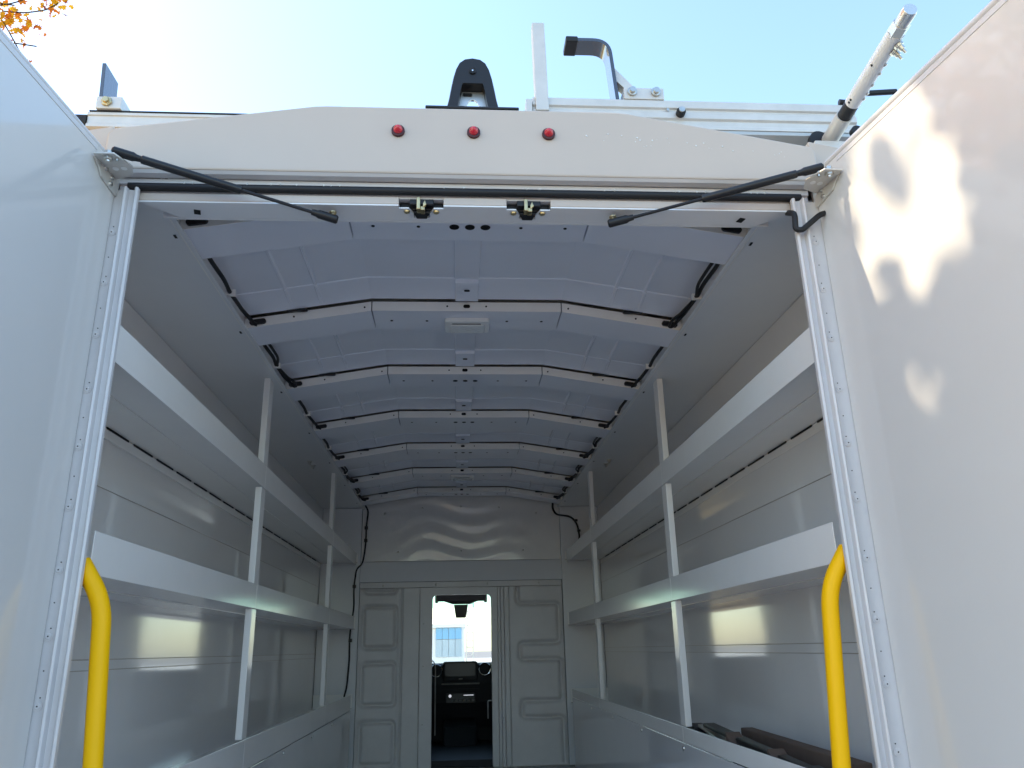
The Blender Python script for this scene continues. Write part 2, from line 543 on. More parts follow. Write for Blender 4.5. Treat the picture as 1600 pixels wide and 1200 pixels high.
# rear doors
def door(s, ang, hx, ztop, trim_r):
    u = Vector((s * math.sin(R(ang)), -math.cos(R(ang)), 0))      # along the door, away from the hinge
    n = Vector((-s * math.cos(R(ang)), -math.sin(R(ang)), 0))     # inner face normal
    h = Vector((s * hx, -0.005, 0))
    def P(d, t, z):
        q = h + u * d - n * t
        return Vector((q.x, q.y, z))
    W, T, Z0 = 0.80, 0.04, 0.72
    m = MB().hexa([P(0, 0, Z0), P(W, 0, Z0), P(W, T, Z0), P(0, T, Z0), P(0, 0, ztop), P(W, 0, ztop), P(W, T, ztop), P(0, T, ztop)])
    dobj = m.build("rear_door", M['door'], VAN, 0.004)
    e = MB().tube([P(0.05, 0.006, ztop + trim_r * 0.5), P(W - 0.005, 0.006, ztop + trim_r * 0.5)], trim_r, 12)
    e.build("edge_trim", M['frame'], dobj, 0, 'a')
    f2 = MB().hexa([P(0.09, -0.0012, ztop - 0.016), P(W, -0.0012, ztop - 0.016), P(W, 0.001, ztop - 0.016), P(0.09, 0.001, ztop - 0.016),
                    P(0.09, -0.0012, ztop - 0.004), P(W, -0.0012, ztop - 0.004), P(W, 0.001, ztop - 0.004), P(0.09, 0.001, ztop - 0.004)])
    f2.build("edge_flange", M['frame'], dobj, 0.0008)
    # strut bracket: plate on the door face and a horizontal ear
    ZR = 2.489 if s < 0 else 2.484
    br = MB()
    poly = [(-0.004, 2.500), (0.075, 2.500), (0.100, 2.489), (0.078, 2.476), (0.066, 2.462), (0.004, 2.452), (-0.004, 2.462)]
    nn = len(poly)
    vs = [P(d, -0.0005, z) for d, z in poly] + [P(d, -0.0045, z) for d, z in poly]
    br.add(vs, [tuple(range(nn)), tuple(range(nn, 2 * nn))[::-1]] + [(i, nn + i, nn + (i + 1) % nn, (i + 1) % nn) for i in range(nn)])
    ear = [(0.108, 0.004), (0.104, 0.046), (0.056, 0.062), (0.022, 0.046), (0.010, 0.004)]
    ne = len(ear)
    vs = [P(d, -t, ZR) for d, t in ear] + [P(d, -t, ZR + 0.004) for d, t in ear]
    br.add(vs, [tuple(range(ne)), tuple(range(ne, 2 * ne))[::-1]] + [(i, ne + i, ne + (i + 1) % ne, (i + 1) % ne) for i in range(ne)])
    br.build("strut_bracket", M['rack'], dobj, 0.001)
    for d, t in ((0.092, 0.028),):
        c = P(d, -t, ZR)
        MB().tube([c + Vector((0, 0, 0.014)), c, c - Vector((0, 0, 0.006)), c - Vector((0, 0, 0.0062)), c - Vector((0, 0, 0.011))],
                  [0.0095, 0.0095, 0.0095, 0.005, 0.0045], 6).build("nut", M['zinc'], dobj, 0.0008)
    for d, t, in ((0.052, 0.042), (0.052, 0.024)):
        c = P(d, -t, ZR - 0.0003)
        MB().tube([c, c - Vector((0, 0, 0.0008))], 0.0065, 12).build("slot_hole", M['white'], dobj)
    for d, z in ((0.055, 2.488), (0.028, 2.482), (0.030, 2.466)):
        c = P(d, -0.0045, z)
        MB().tube([c, c + n * 0.003, c + n * 0.0045], [0.006, 0.005, 0.0015], 10).build("rivet", M['zinc'], dobj, 0, 'a')
    if s > 0:
        for d, z in ((0.60, 2.53), ):
            c = P(d, -0.0005, z)
            MB().tube([c, c + n * 0.002, c + n * 0.004], [0.011, 0.010, 0.003], 12).build("screw", M['zinc'], dobj, 0, 'a')
    # inside seam of the door skin and handle plate near the free edge
    MB().hexa([P(W - 0.10, -0.012, 1.18), P(W - 0.04, -0.012, 1.18), P(W - 0.04, 0.001, 1.18), P(W - 0.10, 0.001, 1.18),
               P(W - 0.10, -0.012, 1.38), P(W - 0.04, -0.012, 1.38), P(W - 0.04, 0.001, 1.38), P(W - 0.10, 0.001, 1.38)]).build("door_lock_plate", M['black'], dobj, 0.004)
    return dobj, P

DL, PL = door(-1, 5.4, 0.778, 2.526, 0.006)
DR, PR = door(1, 9.6, 0.800, 2.536, 0.009)
DL["label"] = "open rear door lit pale blue by the sky"
DR["label"] = "open rear door with dappled sunlight on it"

# gas struts
def strut(a, c, b):
    a, b, c = Vector(a), Vector(b), Vector(c)
    t = (b - a).normalized()
    cyl = MB().tube([a + t * 0.046, a + t * 0.048, c - t * 0.003, c], [0.0075, 0.0092, 0.0092, 0.0078], 16).build("gas_strut", M['tubeb'], VAN, 0, 'a')
    MB().tube([c - t * 0.01, b - t * 0.02], 0.0038, 10).build("rod", M['tubeb'], cyl, 0, 'a')
    for p, d in ((a, t), (b, -t)):
        MB().tube([p - d * 0.012, p - d * 0.009, p + d * 0.03, p + d * 0.036, p + d * 0.047], [0.007, 0.0098, 0.0098, 0.0075, 0.0065], 14).build("end_fitting", M['black'], cyl, 0, 'a')
    MB().tube([b + Vector((0, 0, 0.003)), b + Vector((0, 0, 0.010)), b + Vector((0, 0, 0.0135)), b + Vector((0, 0, 0.0155))],
              [0.006, 0.005, 0.0085, 0.0085], 12).build("ball_stud", M['gold'], cyl, 0, 'a')
    MB().tube([a + Vector((0, 0, 0.0)), a + Vector((0, 0, -0.022))], 0.004, 8).build("ball_stud", M['zinc'], cyl, 0, 'a')
SA, SB = Vector((-0.742, -0.095, 2.505)), Vector((-0.311, 0.018, 2.421))
strut(SA, SA.lerp(SB, 0.56), SB)
SA, SB = Vector((0.767, -0.095, 2.500)), Vector((0.323, 0.018, 2.421))
strut(SA, SA.lerp(SB, 0.56), SB)

# short black cable at the right-hand frame
MB().tube(arc([(0.733, 0.02, 2.455), (0.732, -0.028, 2.425), (0.728, -0.028, 2.384), (0.742, -0.030, 2.381), (0.79, -0.03, 2.422), (0.81, -0.02, 2.432)], 0.015), 0.0065, 10).build("door_cable", M['rubber'], VAN, 0, 'a')

# ------------------------------------------------------------------ roof bows and panels
hole_disc_me = proto(MB().tube([(0, 0, 0.001), (0, 0, -0.0012)], [0.0048, 0.0046], 10), M['hole'])  # flat dark discs stand in for the shaded depth of open holes
big_hole_disc_me = proto(MB().tube([(0, 0, 0.001), (0, 0, -0.0012), (0, 0, -0.0012), (0, 0, 0.0)], [0.0135, 0.0128, 0.010, 0.009], 18), M['hole'])
face_hole_disc_me = proto(MB().tube([(0, 0.001, 0), (0, -0.0012, 0)], [0.0032, 0.003], 10), M['hole'])
slot_disc_me = proto(MB().extrude(rrect(-0.011, 0.011, -0.006, 0.006, 0.0055), lambda x, z: (x, 0.001, z), lambda x, z: (x, -0.0015, z)), M['hole'])
grom = MB()
gp = rrect(-0.026, 0.026, -0.0085, 0.0085, 0.008)
grom.extrude(gp, lambda x, z: (x, 0.001, z), lambda x, z: (x, -0.008, z))
grom_me = proto(grom, M['black'], 0, 'a')
tap = lambda x0, x1: None
for i in range(NB):
    y = Y0 + i * DY
    m = MB().box(-XK + 0.002, XK - 0.002, y, y + BD, ZK - 0.031, ZK + 0.003)
    bow = m.build("roof_bow", M['roofp'], VAN, 0.0012)
    MB().box(-XK + 0.002, XK - 0.002, y - 0.0022, y - 0.0003, ZK - 0.031, ZK + 0.001).build("bow_lit_strip", M['shelf'], bow)  # lighter strip paints in the light on the bow's rear face
    for s in (-1, 1):
        a, b = s * (XK + 0.002), s * (XE - 0.002)
        za, zb = roof_z(a), roof_z(b)
        q = [(a, y, za - 0.031), (b, y, zb - 0.031), (b, y + BD, zb - 0.031), (a, y + BD, za - 0.031),
             (a, y, za + 0.003), (b, y, zb + 0.003), (b, y + BD, zb + 0.003), (a, y + BD, za + 0.003)]
        if s < 0:
            q = [q[1], q[0], q[3], q[2], q[5], q[4], q[7], q[6]]
        MB().hexa(q).build("bow_wing", M['roofp'], bow, 0.0012)
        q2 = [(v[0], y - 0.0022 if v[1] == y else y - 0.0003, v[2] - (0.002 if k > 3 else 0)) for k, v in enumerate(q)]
        MB().hexa(q2).build("bow_lit_strip", M['shelf'], bow)  # same painted-in brightness along the sloping wing
        sl = math.atan2(roof_z(XE) - ZK, XE - XK)
        xg = 0.672
        inst(grom_me, "grommet", bow, (s * xg, y - 0.002, roof_z(xg) - 0.016), (0, -s * sl, 0))
        inst(face_hole_disc_me, "dark_hole_disc", bow, (s * 0.335, y - 0.002 - 0.0005, roof_z(0.335) - 0.016))
        inst(face_hole_disc_me, "dark_hole_disc", bow, (s * 0.56, y - 0.002 - 0.0005, roof_z(0.56) - 0.014))
        for xx in (0.135, 0.253):
            inst(hole_disc_me, "dark_hole_disc", bow, (s * xx, y + 0.08, ZK - 0.0312))
        inst(face_hole_disc_me, "dark_hole_disc", bow, (s * 0.064 - 0.002, y - 0.002 - 0.0005, ZK - 0.014))
    inst(slot_disc_me, "centre_slot_disc", bow, (-0.002, y - 0.002 - 0.0005, ZK - 0.014))
    if i not in (1, 5):
        for xx in (-0.041, 0.0, 0.041):
            inst(big_hole_disc_me, "round_hole_disc", bow, (xx, y + 0.080, ZK - 0.0312), (0, 0, 0), (1 if i == 0 else 0.75,) * 2 + (1,))
    if i in (1, 5):
        lm = MB().extrude(rrect(-0.076, 0.077, y + 0.05, y + 0.152, 0.012), lambda x, yy: (x, yy, ZK - 0.0312), lambda x, yy: (x * 0.97, yy, ZK - 0.046))
        lamp = lm.build("ceiling_light", M['white'], VAN, 0.003)
        MB().extrude(rrect(-0.058, 0.060, y + 0.072, y + 0.140, 0.008), lambda x, yy: (x, yy, ZK - 0.0462), lambda x, yy: (x, yy, ZK - 0.052)).build("diffuser", M['lens'], lamp, 0.002)
        MB().box(-0.05, 0.046, y + 0.068, y + 0.071, ZK - 0.0475, ZK - 0.0462).build("switch_slot", M['cab'], lamp)

    # panel behind this bow
    ya = y + BD - 0.004
    yb = Y0 + (i + 1) * DY - 0.0008 if i < NB - 1 else YB
    yc = yb - 0.138 if i < NB - 1 else yb - 0.01
    hx = [(XE, 0.017), (0.570, 0.017), (0.567, 0.011), (0.561, 0.011), (0.558, 0.017), (0.478, 0.017), (0.475, 0.011), (0.469, 0.011), (0.466, 0.017), (XK, 0.017)]
    XS = [-x for x, _ in hx] + [x for x, _ in hx[::-1]]
    DZ = [d for _, d in hx] + [d for _, d in hx[::-1]]
    YS = [ya, ya + 0.01, yc, yc + 0.004, yb - (0.013 if i < NB - 1 else 0)]
    OZ = [0.008, 0.008, 0.008, 0.005, -0.011]
    rows = []
    for yy, oz in zip(YS, OZ):
        rows.append([(x, yy, roof_z(x) + (dz if oz > -0.005 else 0.018) + oz) for x, dz in zip(XS, DZ)])
    rp = MB().strip(rows).build("roof_panel", M['roofp'], VAN)
    if i < NB - 1:
        cv = MB().ex_x([(ya, ZK + 0.027), (ya, ZK + 0.019), (yc, ZK + 0.019), (yc, ZK + 0.027)], -0.042, 0.036)
        cv.build("centre_cover", M['roofp'], rp, 0.003)
        MB().ex_x([(yc + 0.008, ZK + 0.022), (yc + 0.012, ZK + 0.010), (yb - 0.016, ZK - 0.003), (yb - 0.014, ZK + 0.009)], -0.040, 0.035).build("cover_bracket", M['roofp'], rp, 0.002)
        inst(slot_disc_me, "bracket_hole_disc", rp, (-0.002, yb - 0.085, ZK + 0.0032), (R(90), 0, 0), (0.8, 1, 0.8))
        for s in (-1, 1):
            inst(grom_me, "side_block", rp, (s * 0.55, yb - 0.006, roof_z(0.52) - 0.001), (0, 0, 0), (1.3, 1, 0.6))
# grey flat ceiling of the side compartments, with the rail along the roof opening
for s in (-1, 1):
    MB().box(*sorted((s * (XE + 0.004), s * 1.002)), 0.032, YB, ZE, ZE + 0.004).build("side_ceiling", M['inn'], VAN)
    MB().box(*sorted((s * (XE - 0.0005), s * (XE + 0.0035))), 0.07, YB, ZE - 0.004, 2.56).build("ceiling_rail", M['shelf'], VAN, 0.001)
    MB().box(*sorted((s * (XE - 0.013), s * (XE - 0.001))), 0.07, YB, ZE - 0.004, ZE - 0.001).build("ceiling_flange", M['inn'], VAN)
    for i in range(NB):
        inst(slot_me, "slot", VAN, (s * (XE + 0.018), Y0 + i * DY + 0.03, ZE - 0.0005), (0, 0, 0), (0.45, 0.9, 1))
        # loom along the roof edge
        if i < NB - 1:
            ya = Y0 + i * DY + BD
            yb = Y0 + (i + 1) * DY
            w = random.uniform(-0.004, 0.004)
            path = [(s * 0.694, ya - 0.03, 2.515), (s * 0.698, ya + 0.04, 2.513), (s * 0.692 + w, ya + 0.16, 2.512), (s * 0.700, ya + 0.235, 2.513),
                    (s * 0.699, ya + 0.26, 2.512), (s * 0.697 - w, ya + 0.38, 2.512), (s * 0.688, yb - 0.05, 2.510), (s * 0.683, yb - 0.012, 2.506), (s * 0.672, yb - 0.008, 2.503)]
            lo = MB().tube(arc(path, 0.03, 4), 0.0062, 8).build("wire_loom", M['rubber'], VAN, 0, 'a')
            if (i + (s > 0)) % 3 == 1 or i >= 4:
                p2 = [(x - s * 0.012 - s * 0.01 * math.sin(k * 1.3), yy, z - 0.002) for k, (x, yy, z) in enumerate(path[:-1])] + [path[-1]]
                MB().tube(arc(p2, 0.03, 4), 0.005, 8).build("second_wire", M['rubber'], lo, 0, 'a')
            MB().box(*sorted((s * 0.685, s * 0.7145)), ya + 0.242, ya + 0.254, 2.503, 2.522).build("cable_clip", M['shelf'], lo, 0.001)
for x in (-0.833, 0.812):
    for yy in (2.715, 2.815):
        MB().tube([(x, yy, ZE), (x, yy, ZE - 0.004), (x, yy, ZE - 0.005), (x, yy, ZE - 0.013), (x, yy, ZE - 0.0135), (x, yy, ZE - 0.022)],
                  [0.015, 0.015, 0.009, 0.009, 0.005, 0.005], 12).build("ceiling_bolt", M['zinc'], VAN)

# outer walls of the cargo body (pressed sheets lapped at seams)
XO = 1.0
for s in (-1, 1):
    f = lambda a: s * a
    def sheet(za, zb, x, name="wall_sheet"):
        return MB().box(*sorted((s * x, s * (x + 0.0025))), 0.031, YB, za, zb).build(name, M['wall'], VAN, 0.0008)
    sheet(2.10, 2.49, 0.9985)
    sheet(1.941, 2.0995, 0.9975)
    sheet(1.498, 1.9395, 0.9985)
    sheet(1.471, 1.4965, 0.9965)
    sheet(0.76, 1.4695, 0.9990)

# ------------------------------------------------------------------ bulkhead with pressed panels
BH = MB().box(-1.002, 1.002, YB + 0.02, YB + 0.035, 0.75, 1.0)
def heightfield(x0, x1, z0, z1, st, fn, y):
    nx, nz = int((x1 - x0) / st), int((z1 - z0) / st)
    rows = []
    for j in range(nz + 1):
        zz = z0 + (z1 - z0) * j / nz
        rows.append([(x0 + (x1 - x0) * k / nx, y + fn(x0 + (x1 - x0) * k / nx, zz), zz) for k in range(nx + 1)])
    return MB().strip(rows)
def sd_rr(x, z, x0, x1, z0, z1, r):
    cx, cz, hx, hz = (x0 + x1) / 2, (z0 + z1) / 2, (x1 - x0) / 2 - r, (z1 - z0) / 2 - r
    qx, qz = abs(x - cx) - hx, abs(z - cz) - hz
    return math.hypot(max(qx, 0), max(qz, 0)) + min(max(qx, qz), 0) - r
boxes = [(-0.688, -0.458, 1.528, 1.802), (-0.688, -0.458, 1.158, 1.426), (-0.688, -0.458, 0.79, 1.052), (-0.688, -0.458, 1.90, 2.2)]
def fn_l(x, z):
    d = min(abs(sd_rr(x, z, *b, 0.03)) for b in boxes)
    h = 0.027 * math.exp(-(d / 0.0125) ** 2)
    h += 0.010 * math.exp(-((x + 0.432) / 0.009) ** 2)
    return h
zz = [(0.394, 2.05), (0.394, 1.806), (0.686, 1.806), (0.686, 1.540), (0.405, 1.540), (0.405, 1.430), (0.690, 1.430), (0.690, 1.162), (0.411, 1.162),
      (0.411, 1.055), (0.694, 1.055), (0.694, 0.78)]
zp = [(v.x, v.z) for v in arc([(x, 0, z) for x, z in zz], 0.032, 6)]
def fn_r(x, z):
    d = 9
    for (ax, az), (bx, bz) in zip(zp, zp[1:]):
        if min(az, bz) - 0.06 > z or max(az, bz) + 0.06 < z:
            continue
        l2 = (bx - ax) ** 2 + (bz - az) ** 2
        t = max(0, min(1, ((x - ax) * (bx - ax) + (z - az) * (bz - az)) / l2)) if l2 else 0
        d = min(d, math.hypot(x - ax - t * (bx - ax), z - az - t * (bz - az)))
    return 0.027 * math.exp(-(d / 0.0125) ** 2)
BH = MB().ex_y([(-1.002, 1.93), (1.002, 1.93), (1.002, 2.535), (0.96, 2.59), (0.33, 2.645), (-0.33, 2.645), (-0.96, 2.59), (-1.002, 2.535)], YB + 0.030, YB + 0.036).box(-1.002, -0.212, YB + 0.030, YB + 0.036, 0.75, 1.93).box(0.212, 1.002, YB + 0.030, YB + 0.036, 0.75, 1.93)
BH = BH.build("bulkhead", M['bulk'], VAN)
heightfield(-0.715, -0.412, 0.76, 1.925, 0.0062, fn_l, YB).build("pressed_panel", M['bulk'], BH, 0, 'all')
heightfield(0.338, 0.712, 0.76, 1.925, 0.0062, fn_r, YB).build("pressed_panel", M['bulk'], BH, 0, 'all')
MB().box(-0.410, -0.296, YB - 0.004, YB + 0.03, 0.76, 1.925).build("flat_strip", M['bulk'], BH, 0.003)
# door opening frame
fr = MB()
outer = [(-0.293, 0.76), (-0.293, 1.925), (0.250, 1.925), (0.250, 0.76)]
inner = [(-0.206, 0.76), (-0.206, 1.845)] + [(-0.176 + 0.03 * math.cos(R(a)), 1.845 + 0.03 * math.sin(R(a))) for a in (150, 120, 90)] + \
        [(0.176 + 0.03 * math.cos(R(a)), 1.845 + 0.03 * math.sin(R(a))) for a in (90, 60, 30)] + [(0.206, 1.845), (0.206, 0.76)]
ring = outer + inner[::-1]
fr.ex_y(ring[::-1], YB - 0.010, YB + 0.03)
fr.build("opening_frame", M['bulk'], BH, 0.003)
for x0, x1, dy in ((0.253, 0.272, 0.006), (0.274, 0.296, -0.006), (0.299, 0.333, 0.002)):
    MB().box(x0, x1, YB + dy, YB + 0.03, 0.76, 1.925).build("door_track", M['bulk'], BH, 0.003)
bscrew = proto(MB().tube([(0, 0.001, 0), (0, -0.003, 0), (0, -0.005, 0)], [0.007, 0.0062, 0.002], 10), M['zinc'], 0, 'a')
MB().box(-0.716, 0.712, YB - 0.016, YB + 0.028, 1.927, 1.966).build("head_strip", M['bulk'], BH, 0.003)
for x, z in ((-0.554, 1.943), (-0.184, 1.947), (0.184, 1.948), (0.55, 1.949)):
    inst(bscrew, "screw", BH, (x, YB - 0.0165, z), (0, 0, 0), (1.1, 1.1, 1.1))
for x, z, y in ((-0.268, 1.68, -0.011), (-0.268, 1.40, -0.011), (-0.268, 1.03, -0.011), (0.229, 1.70, -0.011), (0.283, 1.42, -0.007), (0.283, 1.06, -0.007)):
    inst(bscrew, "screw", BH, (x, YB + y, z), (0, 0, 0), (0.8, 0.8, 0.8))
MB().ex_x([(YB - 0.02, 1.968), (YB - 0.001, 2.112), (YB + 0.02, 2.112), (YB + 0.02, 1.968)], -0.722, 0.722).build("header_box", M['inn'], BH, 0.004)
# rippled upper panel
def fn_u(x, z):
    return (0.0021 * math.sin(17 * x * x + 50 * (z - 2.2) + 2.5 * math.sin(9 * x + 1)) + 0.0012 * math.sin(31 * z - 22 * x * x + 1.3)) * math.exp(-(x / 0.36) ** 2)
rows = []
for j in range(65):
    row = []
    for k in range(81):
        x = -0.716 + 1.432 * k / 80
        zt = roof_z(x) - 0.012
        z = 2.114 + (zt - 2.114) * j / 64
        row.append((x, YB - 0.004 + fn_u(x, z), z))
    rows.append(row)
MB().strip(rows).build("upper_panel", M['foil'], BH, 0, 'all')
for s in (-1, 1):
    MB().box(*sorted((s * 0.718, s * 0.996)), YB - 0.03, YB + 0.02, 0.76, 2.49).build("side_panel", M['inn'], BH, 0.003)
for x, z in ((-0.456, 2.176), (-0.005, 2.179), (0.443, 2.178), (-0.556, 2.455), (-0.287, 2.49), (-0.007, 2.50), (0.271, 2.49), (0.545, 2.448)):
    inst(bscrew, "screw", BH, (x, YB - 0.010, z), (0, 0, 0), (1.1, 1.1, 1.1))

# wires down the corners
wl = MB().tube(arc([(-0.690, 4.16, 2.50), (-0.672, 4.20, 2.468), (-0.686, 4.222, 2.36), (-0.684, 4.222, 2.27), (-0.692, 4.222, 2.16), (-0.70, 4.18, 2.09),
                    (-0.742, 4.205, 2.06), (-0.755, 4.205, 1.93), (-0.748, 4.205, 1.80), (-0.77, 4.205, 1.62), (-0.765, 4.205, 1.45), (-0.775, 4.205, 1.28), (-0.79, 4.205, 1.22)], 0.04, 4), 0.0062, 8).build("corner_wire", M['rubber'], VAN, 0, 'a')
for x, z in ((-0.686, 2.35), (-0.686, 2.26), (-0.752, 1.94), (-0.764, 1.58)):
    MB().box(x - 0.011, x + 0.011, 4.192 if x < -0.7 else 4.212, 4.222 if x < -0.7 else 4.24, z - 0.011, z + 0.011).build("wire_clip", M['black'], wl, 0.002)
wr = MB().tube(arc([(0.66, 4.14, 2.505), (0.662, 4.19, 2.47), (0.69, 4.22, 2.43), (0.80, 4.215, 2.415), (0.845, 4.215, 2.36), (0.856, 4.215, 2.27), (0.85, 4.215, 2.24)], 0.05, 5), 0.0075, 8).build("corner_wire", M['rubber'], VAN, 0, 'a')
for x, z in ((0.835, 2.385), (0.853, 2.31)):
    MB().box(x - 0.011, x + 0.011, 4.200, 4.222, z - 0.008, z + 0.008).build("wire_clip", M['black'], wr, 0.002)

# yellow grab handles
for s in (-1, 1):
    o = 0.0 if s < 0 else 0.012
    zt = 1.695 if s < 0 else 1.70
    MB().tube(arc([(s * (0.742 + o), 0.014, zt - 0.022), (s * (0.693 + o), 0.014, zt - 0.095), (s * (0.671 + o), 0.014, zt - 0.38),
                   (s * (0.650 + o), 0.014, zt - 0.66), (s * (0.70 + o), 0.014, zt - 0.76), (s * (0.742 + o), 0.014, zt - 0.79)], 0.055, 8),
              0.0165, 18).build("grab_handle", M['yellow'], VAN, 0, 'a')

# ------------------------------------------------------------------ cab
CAB = MB().box(-1.0, 1.0, 4.30, 6.3, 0.755, 0.80).build("cab_floor", M['cab'], VAN)
MB().box(-1.0, -0.96, 4.30, 6.35, 0.80, 2.12).build("cab_side", M['cab'], VAN)
MB().box(0.96, 1.0, 4.30, 6.35, 0.80, 2.12).build("cab_side", M['cab'], VAN)
MB().box(-0.96, 0.96, 4.30, 5.36, 2.05, 2.12).build("headliner", M['cab'], VAN)
MB().box(-0.96, 0.96, 4.30, 4.32, 1.93, 2.05).build("cab_rear_trim", M['cab'], VAN)
oc = MB().ex_x([(4.95, 2.05), (4.95, 1.925), (5.15, 1.880), (5.42, 1.905), (5.42, 2.05)], -0.20, 0.20).build("overhead_console", M['cab'], VAN, 0.01)
MB().ex_y([(-0.17, 1.905), (-0.07, 1.872), (0.07, 1.872), (0.17, 1.905), (0.17, 1.92), (-0.17, 1.92)], 5.40, 5.44).build("console_trim", M['cabgrey'], oc, 0.004)
for s in (-1, 1):
    MB().box(s * 0.205 - 0.012, s * 0.205 + 0.012, 5.30, 5.36, 1.88, 1.955).build("visor_clip", M['cabgrey'], oc, 0.004)
cm = MB().hexa([(-0.045, 5.50, 1.765), (0.042, 5.50, 1.765), (0.040, 5.56, 1.765), (-0.043, 5.56, 1.765), (-0.062, 5.48, 1.872), (0.060, 5.48, 1.872), (0.056, 5.56, 1.872), (-0.058, 5.56, 1.872)])
cm.build("camera_housing", M['cabgrey'], VAN, 0.006)
ws = MB().hexa([(-0.93, 6.20, 1.33), (0.93, 6.20, 1.33), (0.93, 6.206, 1.33), (-0.93, 6.206, 1.33), (-0.865, 5.555, 1.850), (0.865, 5.555, 1.850), (0.865, 5.561, 1.850), (-0.865, 5.561, 1.850)])
ws = ws.build("windscreen", M['glass'], VAN)
MB().hexa([(-0.865, 5.554, 1.8515), (0.865, 5.554, 1.8515), (0.865, 5.560, 1.8515), (-0.865, 5.560, 1.8515), (-0.85, 5.42, 1.96), (0.85, 5.42, 1.96), (0.85, 5.426, 1.96), (-0.85, 5.426, 1.96)]).build("tint_band", M['band'], ws)
MB().box(-0.96, 0.96, 5.36, 5.44, 1.965, 2.12).build("windscreen_header", M['cab'], VAN)
for s in (-1, 1):
    MB().hexa([(s * 0.87, 6.22, 1.2), (s * 0.96, 6.22, 1.2), (s * 0.96, 6.34, 1.2), (s * 0.87, 6.34, 1.2), (s * 0.82, 5.40, 1.98), (s * 0.96, 5.40, 1.98), (s * 0.96, 5.52, 1.98), (s * 0.82, 5.52, 1.98)]).build("windscreen_pillar", M['cab'], VAN)
ds = MB().ex_x([(5.45, 0.90), (5.38, 1.10), (5.36, 1.24), (5.38, 1.385), (5.42, 1.402), (6.22, 1.375), (6.22, 0.79), (5.47, 0.79)], -0.955, 0.955)
ds = ds.build("dashboard", M['cab'], VAN, 0.015)
MB().ex_y(rrect(-0.15, 0.135, 1.26, 1.414, 0.02), 5.352, 5.40).build("centre_screen", M['cab'], ds, 0.008)
MB().ex_y(rrect(-0.13, 0.115, 1.30, 1.400, 0.012), 5.3495, 5.3515).build("screen_glass", M['tubeb'], ds)
for x, z in ((-0.203, 1.345), (0.193, 1.352)):
    ring = [(x + 0.047 * math.cos(2 * math.pi * k / 32), 5.347, z + 0.047 * math.sin(2 * math.pi * k / 32)) for k in range(33)]
    v = MB().tube([(x, 5.365, z), (x, 5.35, z), (x, 5.352, z)], [0.046, 0.045, 0.02], 24).build("air_vent", M['cab'], ds, 0, 'a')
    MB().tube(ring, 0.0045, 8, False).build("chrome_ring", M['chrome'], v, 0, 'a')
    for k in (-1, 0, 1):
        MB().box(x - 0.036, x + 0.036, 5.343, 5.35, z + k * 0.02 - 0.002, z + k * 0.02 + 0.002).build("vent_slat", M['cab'], v)
for k, z in enumerate((1.235, 1.19)):
    MB().box(-0.16, 0.15, 5.350, 5.37, z, z + 0.012).build("trim_line", M['cabgrey'] if k == 0 else M['cab'], ds, 0.002)
rd = MB().ex_y(rrect(-0.125, 0.115, 1.095, 1.170, 0.01), 5.352, 5.39).build("radio_panel", M['black'], ds, 0.003)
for k in range(6):
    MB().box(-0.085 + k * 0.034, -0.063 + k * 0.034, 5.347, 5.352, 1.108, 1.122).build("radio_button", M['cabgrey'], rd, 0.002)
MB().tube([(-0.09, 5.352, 1.150), (-0.09, 5.340, 1.150)], 0.012, 14).build("radio_knob", M['chrome'], rd)
MB().box(0.02, 0.10, 5.349, 5.352, 1.151, 1.157).build("radio_strip", M['chrome'], rd)
MB().box(-0.02, 0.012, 5.346, 5.350, 1.262 + 0.012, 1.262 + 0.022).build("warning_button", M['cabgrey'], ds)
MB().ex_x([(5.10, 0.80), (5.20, 0.93), (5.36, 0.99), (5.37, 0.80)], -0.14, 0.12).build("centre_console", M['cab'], VAN, 0.015)
for s in (-1, 1):
    st = MB().hexa([(s * 0.235, 4.45, 0.98), (s * 0.80, 4.45, 0.98), (s * 0.80, 4.62, 0.98), (s * 0.235, 4.62, 0.98),
                    (s * 0.250, 4.36, 1.50 if s < 0 else 1.20), (s * 0.80, 4.36, 1.50 if s < 0 else 1.20), (s * 0.80, 4.45, 1.52 if s < 0 else 1.22), (s * 0.250, 4.45, 1.52 if s < 0 else 1.22)]).build("seat", M['cab'], VAN, 0.03)
    MB().box(*sorted((s * 0.235, s * 0.80)), 4.45, 5.0, 0.82, 0.98).build("cushion", M['cab'], st, 0.03)
MB().tube(arc([(-0.185, 4.36, 0.95), (-0.185, 4.36, 1.40), (-0.20, 4.36, 1.435), (-0.24, 4.36, 1.44)], 0.02), 0.004, 8).build("seat_belt_guide", M['zinc'], VAN, 0, 'a')
MB().tube(arc([(0.225, 4.34, 1.165), (0.180, 4.34, 1.165), (0.180, 4.34, 1.05)], 0.012), 0.005, 8).build("seat_lever", M['zinc'], VAN, 0, 'a')

